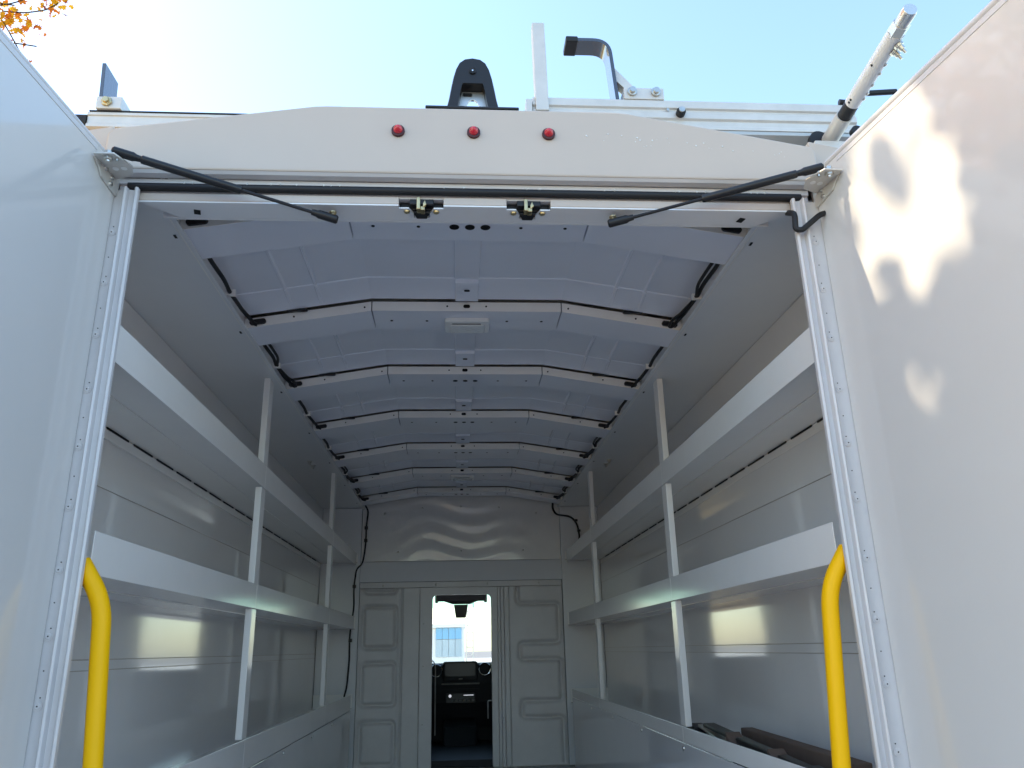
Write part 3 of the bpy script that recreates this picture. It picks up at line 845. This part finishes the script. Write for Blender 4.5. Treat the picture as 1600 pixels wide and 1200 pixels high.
# ------------------------------------------------------------------ shelving along both walls
def shelving(s, label, zl3):
    T = thing("shelving_unit", label, "shelving", (s * 0.86, 2.1, 0.75))
    zs = ((2.076, 2.158), (1.653, 1.735), (zl3, 1.236))
    YP = (1.315, 3.0)
    for k, (za, zb) in enumerate(zs):
        fl = zb - 0.09 if k == 2 else (2.100 if k == 0 else za)
        x0, x1 = sorted((s * 0.7302, s * 0.994))
        sh = MB().box(x0, x1, 0.034, YB - 0.04, fl, fl + 0.0025).build("shelf", M['shelf'], T, 0.0008)
        edges = [0.031 if k == 1 else -0.003, YP[0] + 0.03, YP[1] + 0.03, YB - 0.14]
        for a, b in zip(edges, edges[1:]):
            MB().box(*sorted((s * 0.7275, s * 0.7300)), a + 0.0012, b - 0.0012, za, zb).build("shelf_lip", M['shelf'], sh, 0.0008)
        MB().box(*sorted((s * 0.730, s * 0.990)), YB - 0.046, YB - 0.042, fl, zb).build("end_lip", M['shelf'], sh)
        if k == 0:
            # slotted angle that carries the shelf against the wall
            MB().box(*sorted((s * 0.984, s * 0.9962)), 0.04, YB - 0.05, 2.069, 2.0965).build("shelf_angle", M['shelf'], sh)
            y = 0.10
            sme = proto(MB().box(-0.002, 0.002, -0.075, 0.075, -0.003, 0.003), M['hole'])
            while y < YB - 0.2:
                inst(sme, "gap", sh, (s * 0.9835, y, 2.0975))
                y += 0.19
        MB().box(*sorted((s * 0.86, s * 0.864)), 0.04, YB - 0.05, fl - 0.003, fl - 0.0005).build("stiffener", M['shelf'], sh)
    for y in YP:
        for za, zb in ((1.236, 1.653), (1.735, 2.076), (2.158, 2.4905)):
            MB().box(*sorted((s * 0.7315, s * 0.7535)), y, y + 0.062, za + 0.0008, zb - 0.0008).build("post", M['shelf'], T, 0.002)
            MB().box(*sorted((s * 0.7455, s * 0.993)), y + 0.028, y + 0.0305, za + 0.0008, zb - 0.0008) if False else None
    lp = MB().box(*sorted((s * 0.7275, s * 0.7315)), 0.034, YB - 0.14, 0.752, zl3 - 0.003).build("lower_panel", M['wall'], T, 0.001)
    for y in (0.7, 1.35, 2.0, 2.65, 3.3):
        MB().tube([(s * 0.728, y, zl3 - 0.02), (s * 0.724, y, zl3 - 0.02), (s * 0.7225, y, zl3 - 0.02)], [0.008, 0.007, 0.002], 10).build("screw", M['zinc'], lp, 0, 'a')
    T.location.x += 0.012 if s > 0 else -0.005
    return T
shelving(-1, "empty white steel shelving with three long shelves, on the side of the blue-lit door", 1.141)
shelving(1, "white steel shelving with brown cardboard on its lowest shelf, beside the sun-dappled door", 1.187)

# flattened cartons and straps lying on the lowest right shelf
CT = thing("carton_bundle", "bundle of flattened brown cardboard and black straps on the lowest steel shelf", "carton", (0.82, 0.85, 1.15))
def slab(name, m, y0, y1, x0, x1, z00, z01, th, bev=0.003):
    return MB().hexa([(x0, y0, z00 - th - .026), (x1, y0, z00 - th - .026), (x1, y1, z01 - th - .026), (x0, y1, z01 - th - .026), (x0, y0, z00 - .026), (x1, y0, z00 - .026), (x1, y1, z01 - .026), (x0, y1, z01 - .026)]).build(name, m, CT, bev)
slab("cardboard_sheet", M['card'], 0.30, 1.30, 0.80, 0.84, 1.236, 1.240, 0.05)
slab("cardboard_sheet", M['card'], 0.34, 1.10, 0.86, 0.90, 1.266, 1.276, 0.06)
slab("black_strap", M['black'], 0.28, 0.88, 0.77, 0.80, 1.246, 1.272, 0.018)
slab("black_strap", M['black'], 0.80, 1.22, 0.775, 0.815, 1.262, 1.282, 0.012)
slab("cardboard_flap", M['card'], 0.86, 0.93, 0.755, 0.80, 1.240, 1.282, 0.05)
slab("cardboard_flap", M['card'], 0.54, 0.60, 0.755, 0.80, 1.238, 1.272, 0.05)
slab("cardboard_flap", M['card'], 0.20, 0.36, 0.78, 0.86, 1.225, 1.238, 0.06)
slab("metal_wedge", M['zinc'], 1.05, 1.30, 0.78, 0.84, 1.244, 1.272, 0.01)
slab("black_block", M['black'], 1.30, 1.42, 0.77, 0.83, 1.262, 1.266, 0.05)
slab("buckle", M['zinc'], 0.42, 0.47, 0.755, 0.785, 1.238, 1.244, 0.02)
slab("black_block", M['black'], 0.30, 0.44, 0.76, 0.82, 1.240, 1.252, 0.03)

# ------------------------------------------------------------------ roof camera on the header
RC = thing("rear_view_camera", "black hooded rear view camera standing in the middle of the header", "camera", (0.003, 0.0, 2.69))
MB().box(-0.107, 0.110, -0.028, 0.11, 2.6885, 2.695).build("mounting_plate", M['black'], RC, 0.002)
def hood_outline(y, shrink, zb):
    L = [(-0.060, 0.0), (-0.054, 0.028), (-0.049, 0.060), (-0.044, 0.088), (-0.038, 0.112), (-0.030, 0.130), (-0.018, 0.140), (0.0, 0.1435)]
    pts = L + [(-x, z) for x, z in L[:-1]][::-1]
    return [(0.003 + x * shrink, y, zb + z * (1 - (1 - shrink) * 0.7)) for x, z in pts]
def shell(rows, inner):
    m = MB()
    m.strip(rows)
    return m
OUT = [hood_outline(-0.018, 1.0, 2.695), hood_outline(-0.012, 1.04, 2.695), hood_outline(0.02, 1.03, 2.695), hood_outline(0.042, 0.96, 2.695)]
h = MB().strip(OUT)
# front face with an arched opening at the bottom
of = hood_outline(-0.018, 1.0, 2.695)
inn = []
for x, y, z in of:
    t = (z - 2.695) / 0.1435
    inn.append((0.003 + (x - 0.003) * 0.62, -0.018, 2.695 + min(t * 0.1435 * 0.66, 0.072)))
h.strip([of, inn])
h.strip([inn, [(x, 0.02, z) for x, y, z in inn]])
h.build("hood", M['black'], RC, 0, 'a')
# metal bracket with an arch, seen inside the opening
bo = [(-0.036, 2.695), (-0.030, 2.766), (0.036, 2.766), (0.042, 2.695)]
bi = [(0.003 + 0.020 * math.cos(R(a)), 2.697 + (0.046 if 0 < a < 180 else 0) * math.sin(R(a))) for a in range(0, 181, 20)]
MB().ex_y(bo + [(0.0231, 2.695)] + bi + [(-0.0171, 2.695)], 0.012, 0.018).build("bracket", M['alu'], RC, 0.0008)
MB().ex_y(rrect(-0.020, 0.002, 2.7525, 2.7595, 0.003), 0.0085, 0.0115).build("bracket_slot", M['hole'], RC)
ln = MB().tube([(0.003, -0.012, 2.801), (0.003, -0.0215, 2.801), (0.003, -0.0225, 2.801), (0.003, -0.020, 2.801)], [0.0085, 0.0085, 0.006, 0.0055], 18).build("lens_barrel", M['cab'], RC, 0, 'a')
MB().tube([(0.003, -0.0195, 2.801), (0.003, -0.0215, 2.801), (0.003, -0.0225, 2.801)], [0.0054, 0.004, 0.001], 14).build("lens_glass", M['chrome'], ln, 0, 'a')

# ------------------------------------------------------------------ ladder rack
LR = thing("ladder_rack", "pale aluminium drop-down ladder rack bolted across the van roof", "roof rack", (0.0, 0.33, 2.66))
# base crossbar with end plug, stop and feet
MB().ex_x([(0.31, 2.862), (0.31, 2.872), (0.314, 2.874), (0.314, 2.898), (0.31, 2.900), (0.31, 2.909), (0.36, 2.909), (0.36, 2.862)], -1.035, 1.10).build("base_crossbar", M['rack'], LR, 0.0012)
MB().box(-1.03, 1.10, 0.308, 0.362, 2.9095, 2.913).build("rubber_strip", M['rubber'], LR)
MB().tube([(-1.075, 0.335, 2.884), (-1.07, 0.335, 2.884), (-1.036, 0.335, 2.884)], [0.022, 0.0275, 0.0275], 20).build("end_plug", M['rubber'], LR, 0, 'a')
for x in (-0.9, 0.9):
    MB().hexa([(x - 0.03, 0.315, 2.60), (x + 0.03, 0.315, 2.60), (x + 0.03, 0.355, 2.60), (x - 0.03, 0.355, 2.60), (x - 0.03, 0.315, 2.8615), (x + 0.03, 0.315, 2.8615), (x + 0.03, 0.355, 2.8615), (x - 0.03, 0.355, 2.8615)]).build("foot", M['rack'], LR, 0.003)
MB().box(-1.012, -0.945, 0.300, 0.37, 2.914, 2.952).build("stop_bracket", M['rack'], LR, 0.002)
MB().tube([(-0.983, 0.299, 2.934), (-0.983, 0.294, 2.934), (-0.983, 0.2935, 2.934), (-0.983, 0.286, 2.934)], [0.015, 0.015, 0.009, 0.009], 6).build("bolt", M['gold'], LR, 0.0008)
MB().hexa([(-1.014, 0.315, 2.945), (-1.004, 0.315, 2.945), (-1.004, 0.40, 2.945), (-1.014, 0.40, 2.945), (-1.021, 0.315, 3.075), (-1.011, 0.315, 3.075), (-1.011, 0.40, 3.075), (-1.021, 0.40, 3.075)]).build("stop_plate", M['gloss'], LR, 0.001)
# upper sliding bar
ub = MB().ex_x([(0.20, 2.815), (0.20, 2.826), (0.206, 2.829), (0.206, 2.845), (0.20, 2.850), (0.20, 2.868), (0.205, 2.872), (0.205, 2.878), (0.199, 2.882), (0.199, 2.905), (0.255, 2.905), (0.255, 2.815)], 0.168, 1.062)
ub.build("upper_bar", M['rack'], LR, 0.0012)
MB().box(0.150, 0.1665, 0.195, 0.258, 2.835, 2.896).build("end_bracket", M['rack'], LR, 0.001)
MB().box(0.25, 1.06, 0.202, 0.30, 2.803, 2.8145).build("wear_strip", M['galv'], LR, 0.001)
MB().hexa([(0.176, 0.190, 2.858), (0.211, 0.190, 2.858), (0.211, 0.225, 2.858), (0.176, 0.225, 2.858), (0.173, 0.190, 3.147), (0.207, 0.190, 3.147), (0.207, 0.225, 3.147), (0.173, 0.225, 3.147)]).build("post", M['rack'], LR, 0.002)
# hook: flat strap bent over, rubber covered
hk = [(0.402, 2.900), (0.392, 3.06), (0.380, 3.098), (0.350, 3.109), (0.277, 3.109)]
hp = [Vector((v.x, 0, v.z)) for v in arc([(x, 0, z) for x, z in ((0.402, 2.895), (0.388, 3.108), (0.277, 3.107))], 0.045, 8)]
m = MB()
rows = []
for i, p_ in enumerate(hp):
    t = (hp[min(i + 1, len(hp) - 1)] - hp[max(i - 1, 0)]).normalized()
    nrm = Vector((-t.z, 0, t.x))
    a, b = p_ + nrm * 0.005, p_ - nrm * 0.005
    rows.append([(a.x, 0.205, a.z), (b.x, 0.205, b.z), (b.x, 0.262, b.z), (a.x, 0.262, a.z), (a.x, 0.205, a.z)])
m.strip(rows)
m.add([rows[0][k] for k in range(4)], [(0, 1, 2, 3)])
m.add([rows[-1][k] for k in range(4)], [(3, 2, 1, 0)])
m.build("ladder_hook", M['gloss'], LR, 0, 'a')
MB().box(0.268, 0.302, 0.203, 0.264, 3.099, 3.117).build("hook_tip_cover", M['rubber'], LR, 0.003)
MB().ex_y([(0.3975, 3.030), (0.400, 2.985), (0.446, 2.936), (0.474, 2.936)], 0.218, 0.248).build("hook_brace", M['rack'], LR, 0.001)
MB().box(0.418, 0.528, 0.196, 0.255, 2.9055, 2.942).build("bolt_block", M['rack'], LR, 0.002)
for x in (0.440, 0.505):
    MB().tube([(x, 0.195, 2.927), (x, 0.190, 2.927), (x, 0.1895, 2.927), (x, 0.182, 2.927)], [0.013, 0.013, 0.009, 0.0085], 12).build("bolt", M['zinc'], LR, 0, 'a')
kb = MB().tube([(0.568, 0.199, 2.862), (0.568, 0.186, 2.862), (0.568, 0.184, 2.862)], [0.0125, 0.0125, 0.011], 16).build("knob", M['rubber'], LR, 0, 'a')
MB().tube([(0.568, 0.1835, 2.863), (0.568, 0.178, 2.863)], 0.0085, 12).build("knob_nut", M['zinc'], kb, 0, 'a')
MB().tube([(0.535, 0.2, 2.875), (0.535, 0.197, 2.875)], 0.004, 10).build("rivet", M['zinc'], LR)
# drive shaft that runs back over the van
def TP(y, dz=0.0, dx=0.0):
    return Vector((0.9545 + (y + 0.0) * 0.07 + dx, y, 2.782 + dz))
MB().tube([TP(0.30), TP(0.085)], 0.0215, 20).build("shaft_socket", M['rack'], LR, 0, 'a')
MB().tube([TP(0.10), TP(0.03)], 0.0185, 20).build("shaft_sleeve", M['rubber'], LR, 0, 'a')
MB().tube([TP(0.034), TP(-0.205)], 0.0195, 24).build("shaft_tube", M['white'], LR, 0, 'a')
MB().tube([TP(-0.20), TP(-0.232)], 0.0205, 6).build("hex_coupling", M['alu'], LR, 0.001)
MB().tube([TP(-0.232), TP(-0.268), TP(-0.271)], [0.0165, 0.0165, 0.0145], 18).build("shaft_end", M['alu'], LR, 0, 'a')
for y in (-0.165, -0.185):
    c = TP(y, -0.017, 0.010)
    dn = Vector((0.55, 0, -0.83))
    MB().tube([c, c + dn * 0.006, c + dn * 0.0065, c + dn * 0.016, c + dn * 0.0165, c + dn * 0.026], [0.011, 0.011, 0.0075, 0.007, 0.004, 0.0035], 10).build("clamp_bolt", M['zinc'], LR, 0, 'a')
for y in (-0.12, -0.09, -0.05, -0.02, 0.0):
    c = TP(y, -0.0165, 0.011)
    dn = Vector((0.55, 0, -0.83))
    MB().tube([c, c + dn * 0.0025, c + dn * 0.0035], [0.0048, 0.004, 0.001], 8).build("rivet", M['zinc'], LR, 0, 'a')
for y in (-0.11, 0.012, 0.022):
    c = TP(y, -0.010, -0.0165)
    MB().tube([c, c + Vector((-0.0009, 0, -0.0004))], 0.0032, 8).build("pin_hole", M['hole'], LR)
MB().tube([(0.94, 0.19, 2.785), (0.94, 0.205, 2.785)], 0.026, 20).build("pivot_ring", M['rubber'], LR, 0, 'a')
MB().box(0.90, 1.035, 0.14, 0.30, 2.70, 2.745).build("pivot_bracket", M['rack'], LR, 0.002)
MB().tube([(1.03, 0.17, 2.79), (1.03, 0.155, 2.79)], 0.016, 14).build("bolt", M['rubber'], LR, 0, 'a')
MB().tube(arc([(1.02, 0.20, 2.915), (1.06, 0.20, 2.912), (1.085, 0.20, 2.945), (1.19, 0.20, 2.955)], 0.02), 0.008, 10).build("release_handle", M['rubber'], LR, 0, 'a')

# ------------------------------------------------------------------ building and mast seen through the windscreen
BLD = thing("depot_building", "pale industrial building with blue upper panels seen through the windscreen", "building", (-3.0, 42.0, 0))
MB().box(-9, 0.34, 40.5, 52, 0.0, 2.60).build("wall", M['bwhite'], BLD)
MB().box(-9.2, 0.40, 40.3, 52, 2.605, 2.78).build("parapet", M['bwhite'], BLD)
for k in range(4):
    x = -1.10 + k * 0.325
    pn = MB().box(x, x + 0.305, 40.42, 40.48, 2.05, 2.58).build("upper_pane", M['bblue'], BLD)
    MB().box(x, x + 0.305, 40.42, 40.48, 1.20, 2.03).build("lower_pane", M['bgrey'], BLD)
for k in range(8):
    x = -8.3 + k * 0.85
    MB().box(x, x + 0.8, 40.42, 40.48, 1.2, 2.5).build("window", M['bgrey'], BLD)
MS = thing("lattice_mast", "pale lattice mast standing in front of the blue panelled building", "mast", (0.55, 38.0, 0))
for dx in (-0.16, 0.16):
    MB().tube([(0.55 + dx, 38, 0), (0.55 + dx * 0.9 + 0.05, 38, 4.2)], 0.03, 6).build("upright", M['galv'], MS)
for k in range(12):
    z = 0.3 + k * 0.33
    MB().tube([(0.39 + 0.01 * k * 0.3, 38, z), (0.71, 38, z + (0.0 if k % 2 else 0.02))], 0.018, 6).build("rung", M['galv'], MS)

# ------------------------------------------------------------------ maple tree
TREE = thing("maple_tree", "autumn maple with yellow and orange leaves reaching over the blue-lit door", "tree", (-7.2, 2.2, 0))
CC = Vector((-6.4, 1.0, 6.9))
CR = Vector((3.0, 4.8, 3.9))
trunk = [(-7.2, 2.2, 0), (-7.15, 2.2, 1.5), (-7.0, 2.15, 3.2), (-6.7, 2.1, 5.0), (-6.4, 2.0, 6.8), (-6.1, 2.0, 8.4), (-5.9, 2.0, 10.0)]
MB().tube(trunk, [0.33, 0.27, 0.23, 0.19, 0.14, 0.09, 0.03], 14).build("trunk", M['bark'], TREE, 0, 'a')
rnd = random.Random(5)
for k in range(16):
    z0 = 4.6 + k * 0.3
    a = k * 2.4
    st = Vector((-6.75 + (z0 - 5) * 0.17, 2.08, z0))
    en = CC + Vector((math.cos(a) * CR.x * 0.8, math.sin(a) * CR.y * 0.8, (z0 - 6.5) * 0.9))
    mid = st.lerp(en, 0.5) + Vector((rnd.uniform(-.2, .2), rnd.uniform(-.2, .2), 0.35))
    MB().tube([st, st.lerp(mid, 0.5), mid, mid.lerp(en, 0.5), en], [0.07, 0.055, 0.04, 0.025, 0.01], 7).build("branch", M['bark'], TREE, 0, 'a')
# low branch that reaches into the picture
TIP = Vector((-2.93, 2.80, 5.52))
bpth = [(-6.7, 2.1, 5.0), (-5.8, 2.3, 5.35), (-4.7, 2.5, 5.45), (-3.8, 2.7, 5.6), (-3.25, 2.78, 5.62), (-2.95, 2.8, 5.60)]
MB().tube(arc(bpth, 0.3, 4), [0.075 - 0.071 * i / (len(arc(bpth, 0.3, 4)) - 1) for i in range(len(arc(bpth, 0.3, 4)))], 8).build("branch", M['bark'], TREE, 0, 'a')
twigs = [[(-3.25, 2.78, 5.62), (-3.02, 2.80, 5.50), (-2.90, 2.83, 5.30), (-2.84, 2.86, 5.18)],
         [(-3.02, 2.80, 5.55), (-2.87, 2.78, 5.52), (-2.73, 2.78, 5.55), (-2.66, 2.77, 5.60)],
         [(-2.92, 2.83, 5.32), (-2.83, 2.82, 5.30), (-2.77, 2.82, 5.29)],
         [(-3.1, 2.8, 5.58), (-2.95, 2.8, 5.62), (-2.82, 2.77, 5.66), (-2.66, 2.75, 5.67), (-2.54, 2.74, 5.66)],
         [(-2.90, 2.85, 5.25), (-2.84, 2.90, 5.10), (-2.76, 2.95, 5.02), (-2.70, 2.96, 5.02)],
         [(-2.86, 2.89, 5.12), (-2.80, 2.95, 5.0), (-2.70, 2.98, 4.95)]]
for t in twigs:
    MB().tube(arc(t, 0.05, 3), 0.0045, 5).build("twig", M['bark'], TREE, 0, 'a')
# maple leaf outline
LO = []
for a, r in ((-90, .12), (-60, .42), (-35, .62), (-10, .46), (5, .95), (22, .55), (45, .62), (58, .95), (75, .55), (90, 1.1),
             (105, .55), (122, .95), (135, .62), (158, .55), (175, .95), (190, .46), (215, .62), (240, .42)):
    LO.append((r * math.cos(R(a)), r * math.sin(R(a))))
def leaf_me(m):
    b = MB()
    n = len(LO)
    b.add([(0, 0, 0.0)] + [(x, y, -0.18 * (x * x) + 0.05 * y * y) for x, y in LO], [(0, 1 + i, 1 + (i + 1) % n) for i in range(n)])
    return proto(b, m)
leaf_meshes = [leaf_me(m) for m in LEAF]
clusters = [(Vector((-2.97, 2.80, 5.50)), 0.15, 60), (Vector((-2.96, 2.82, 5.36)), 0.10, 26), (Vector((-2.68, 2.77, 5.60)), 0.075, 30),
            (Vector((-2.86, 2.86, 5.20)), 0.05, 5), (Vector((-2.88, 2.82, 5.44)), 0.06, 8), (Vector((-2.98, 2.80, 5.60)), 0.14, 20), (Vector((-2.55, 2.74, 5.665)), 0.025, 2), (Vector((-2.85, 2.92, 5.10)), 0.05, 4)]
for c, r, n in clusters:
    for _ in range(n):
        q = c + Vector((rnd.gauss(0, r * .6), rnd.gauss(0, r * .6), rnd.gauss(0, r * .6)))
        sz = rnd.uniform(0.026, 0.044)
        inst(leaf_meshes[rnd.choices((0, 1, 2), (6, 4, 1))[0]], "leaf", TREE, q, (rnd.uniform(0, 6.3), rnd.uniform(0, 6.3), rnd.uniform(0, 6.3)), (sz,) * 3)
# main crown: thousands of leaves; some left out to place sun patches on the right-hand door
SUN_PATCHES = [(0.335, 2.245, 0.085, 0.10, 0.0), (0.165, 2.29, 0.055, 0.13, 0.0), (0.07, 2.46, 0.06, 0.07, 0.08), (0.24, 2.50, 0.075, 0.06, 0.12), (0.24, 2.33, 0.165, 0.21, 0.15), (0.24, 2.32, 0.21, 0.27, 0.4),
        (0.205, 1.95, 0.075, 0.07, 0.0), (0.22, 1.845, 0.045, 0.06, 0.0), (0.15, 2.16, 0.05, 0.06, 0.35), (0.41, 2.00, 0.05, 0.04, 0.4)]
hR = Vector((0.800, -0.005, 0))
nR = Vector((-math.cos(R(9.6)), -math.sin(R(9.6)), 0))
uR = Vector((math.sin(R(9.6)), -math.cos(R(9.6)), 0))
def door_coord(p):
    t = (hR - p).dot(nR) / (-SUN).dot(nR)
    q = p - SUN * t
    return (q - hR).dot(uR), q.z
def keep(p):
    d, z = door_coord(p)
    for cd, cz, rd, rz, pk in SUN_PATCHES:
        if ((d - cd) / rd) ** 2 + ((z - cz) / rz) ** 2 < 1 and rnd.random() > pk:
            return False
    return True
crown = MB()
cl = []
while len(cl) < 620:
    v = Vector((rnd.uniform(-1, 1), rnd.uniform(-1, 1), rnd.uniform(-1, 1)))
    if 0.25 < v.length < 1:
        cl.append(CC + Vector((v.x * CR.x, v.y * CR.y, v.z * CR.z)))
# unseen boughs added in the sun's way to shade the right-hand door
AX = Vector((0.85, -0.30, 2.05))
for k in range(150):
    t = rnd.uniform(7.6, 11.0) if k % 2 else rnd.uniform(4.2, 5.6)
    cl.append(AX + SUN * t + Vector((rnd.uniform(-.2, .2), rnd.uniform(-0.8, 0.7), rnd.uniform(-1.1, 0.7))))
lm_idx = []
for c in cl:
    for _ in range(46):
        q = c + Vector((rnd.gauss(0, .27), rnd.gauss(0, .27), rnd.gauss(0, .22)))
        if not keep(q) or -q.x < 0.72 * (q.y + 1.56):       # the crown ends short of the low branch
            continue
        sz = rnd.uniform(0.05, 0.085)
        rot = Matrix.Rotation(rnd.uniform(0, 6.3), 3, 'X') @ Matrix.Rotation(rnd.uniform(0, 6.3), 3, 'Y') @ Matrix.Rotation(rnd.uniform(0, 6.3), 3, 'Z')
        pts = LO[1::2]
        o = len(crown.v)
        crown.v += [q + rot @ Vector((x * sz, y * sz, -0.2 * x * x * sz)) for x, y in pts]
        crown.f.append(tuple(range(o, o + len(pts))))
        lm_idx.append(rnd.choices((0, 1, 2), (6, 4, 1))[0])
co = crown.build("crown", LEAF, TREE)
co.data.polygons.foreach_set("material_index", lm_idx)
co["kind"] = "stuff"
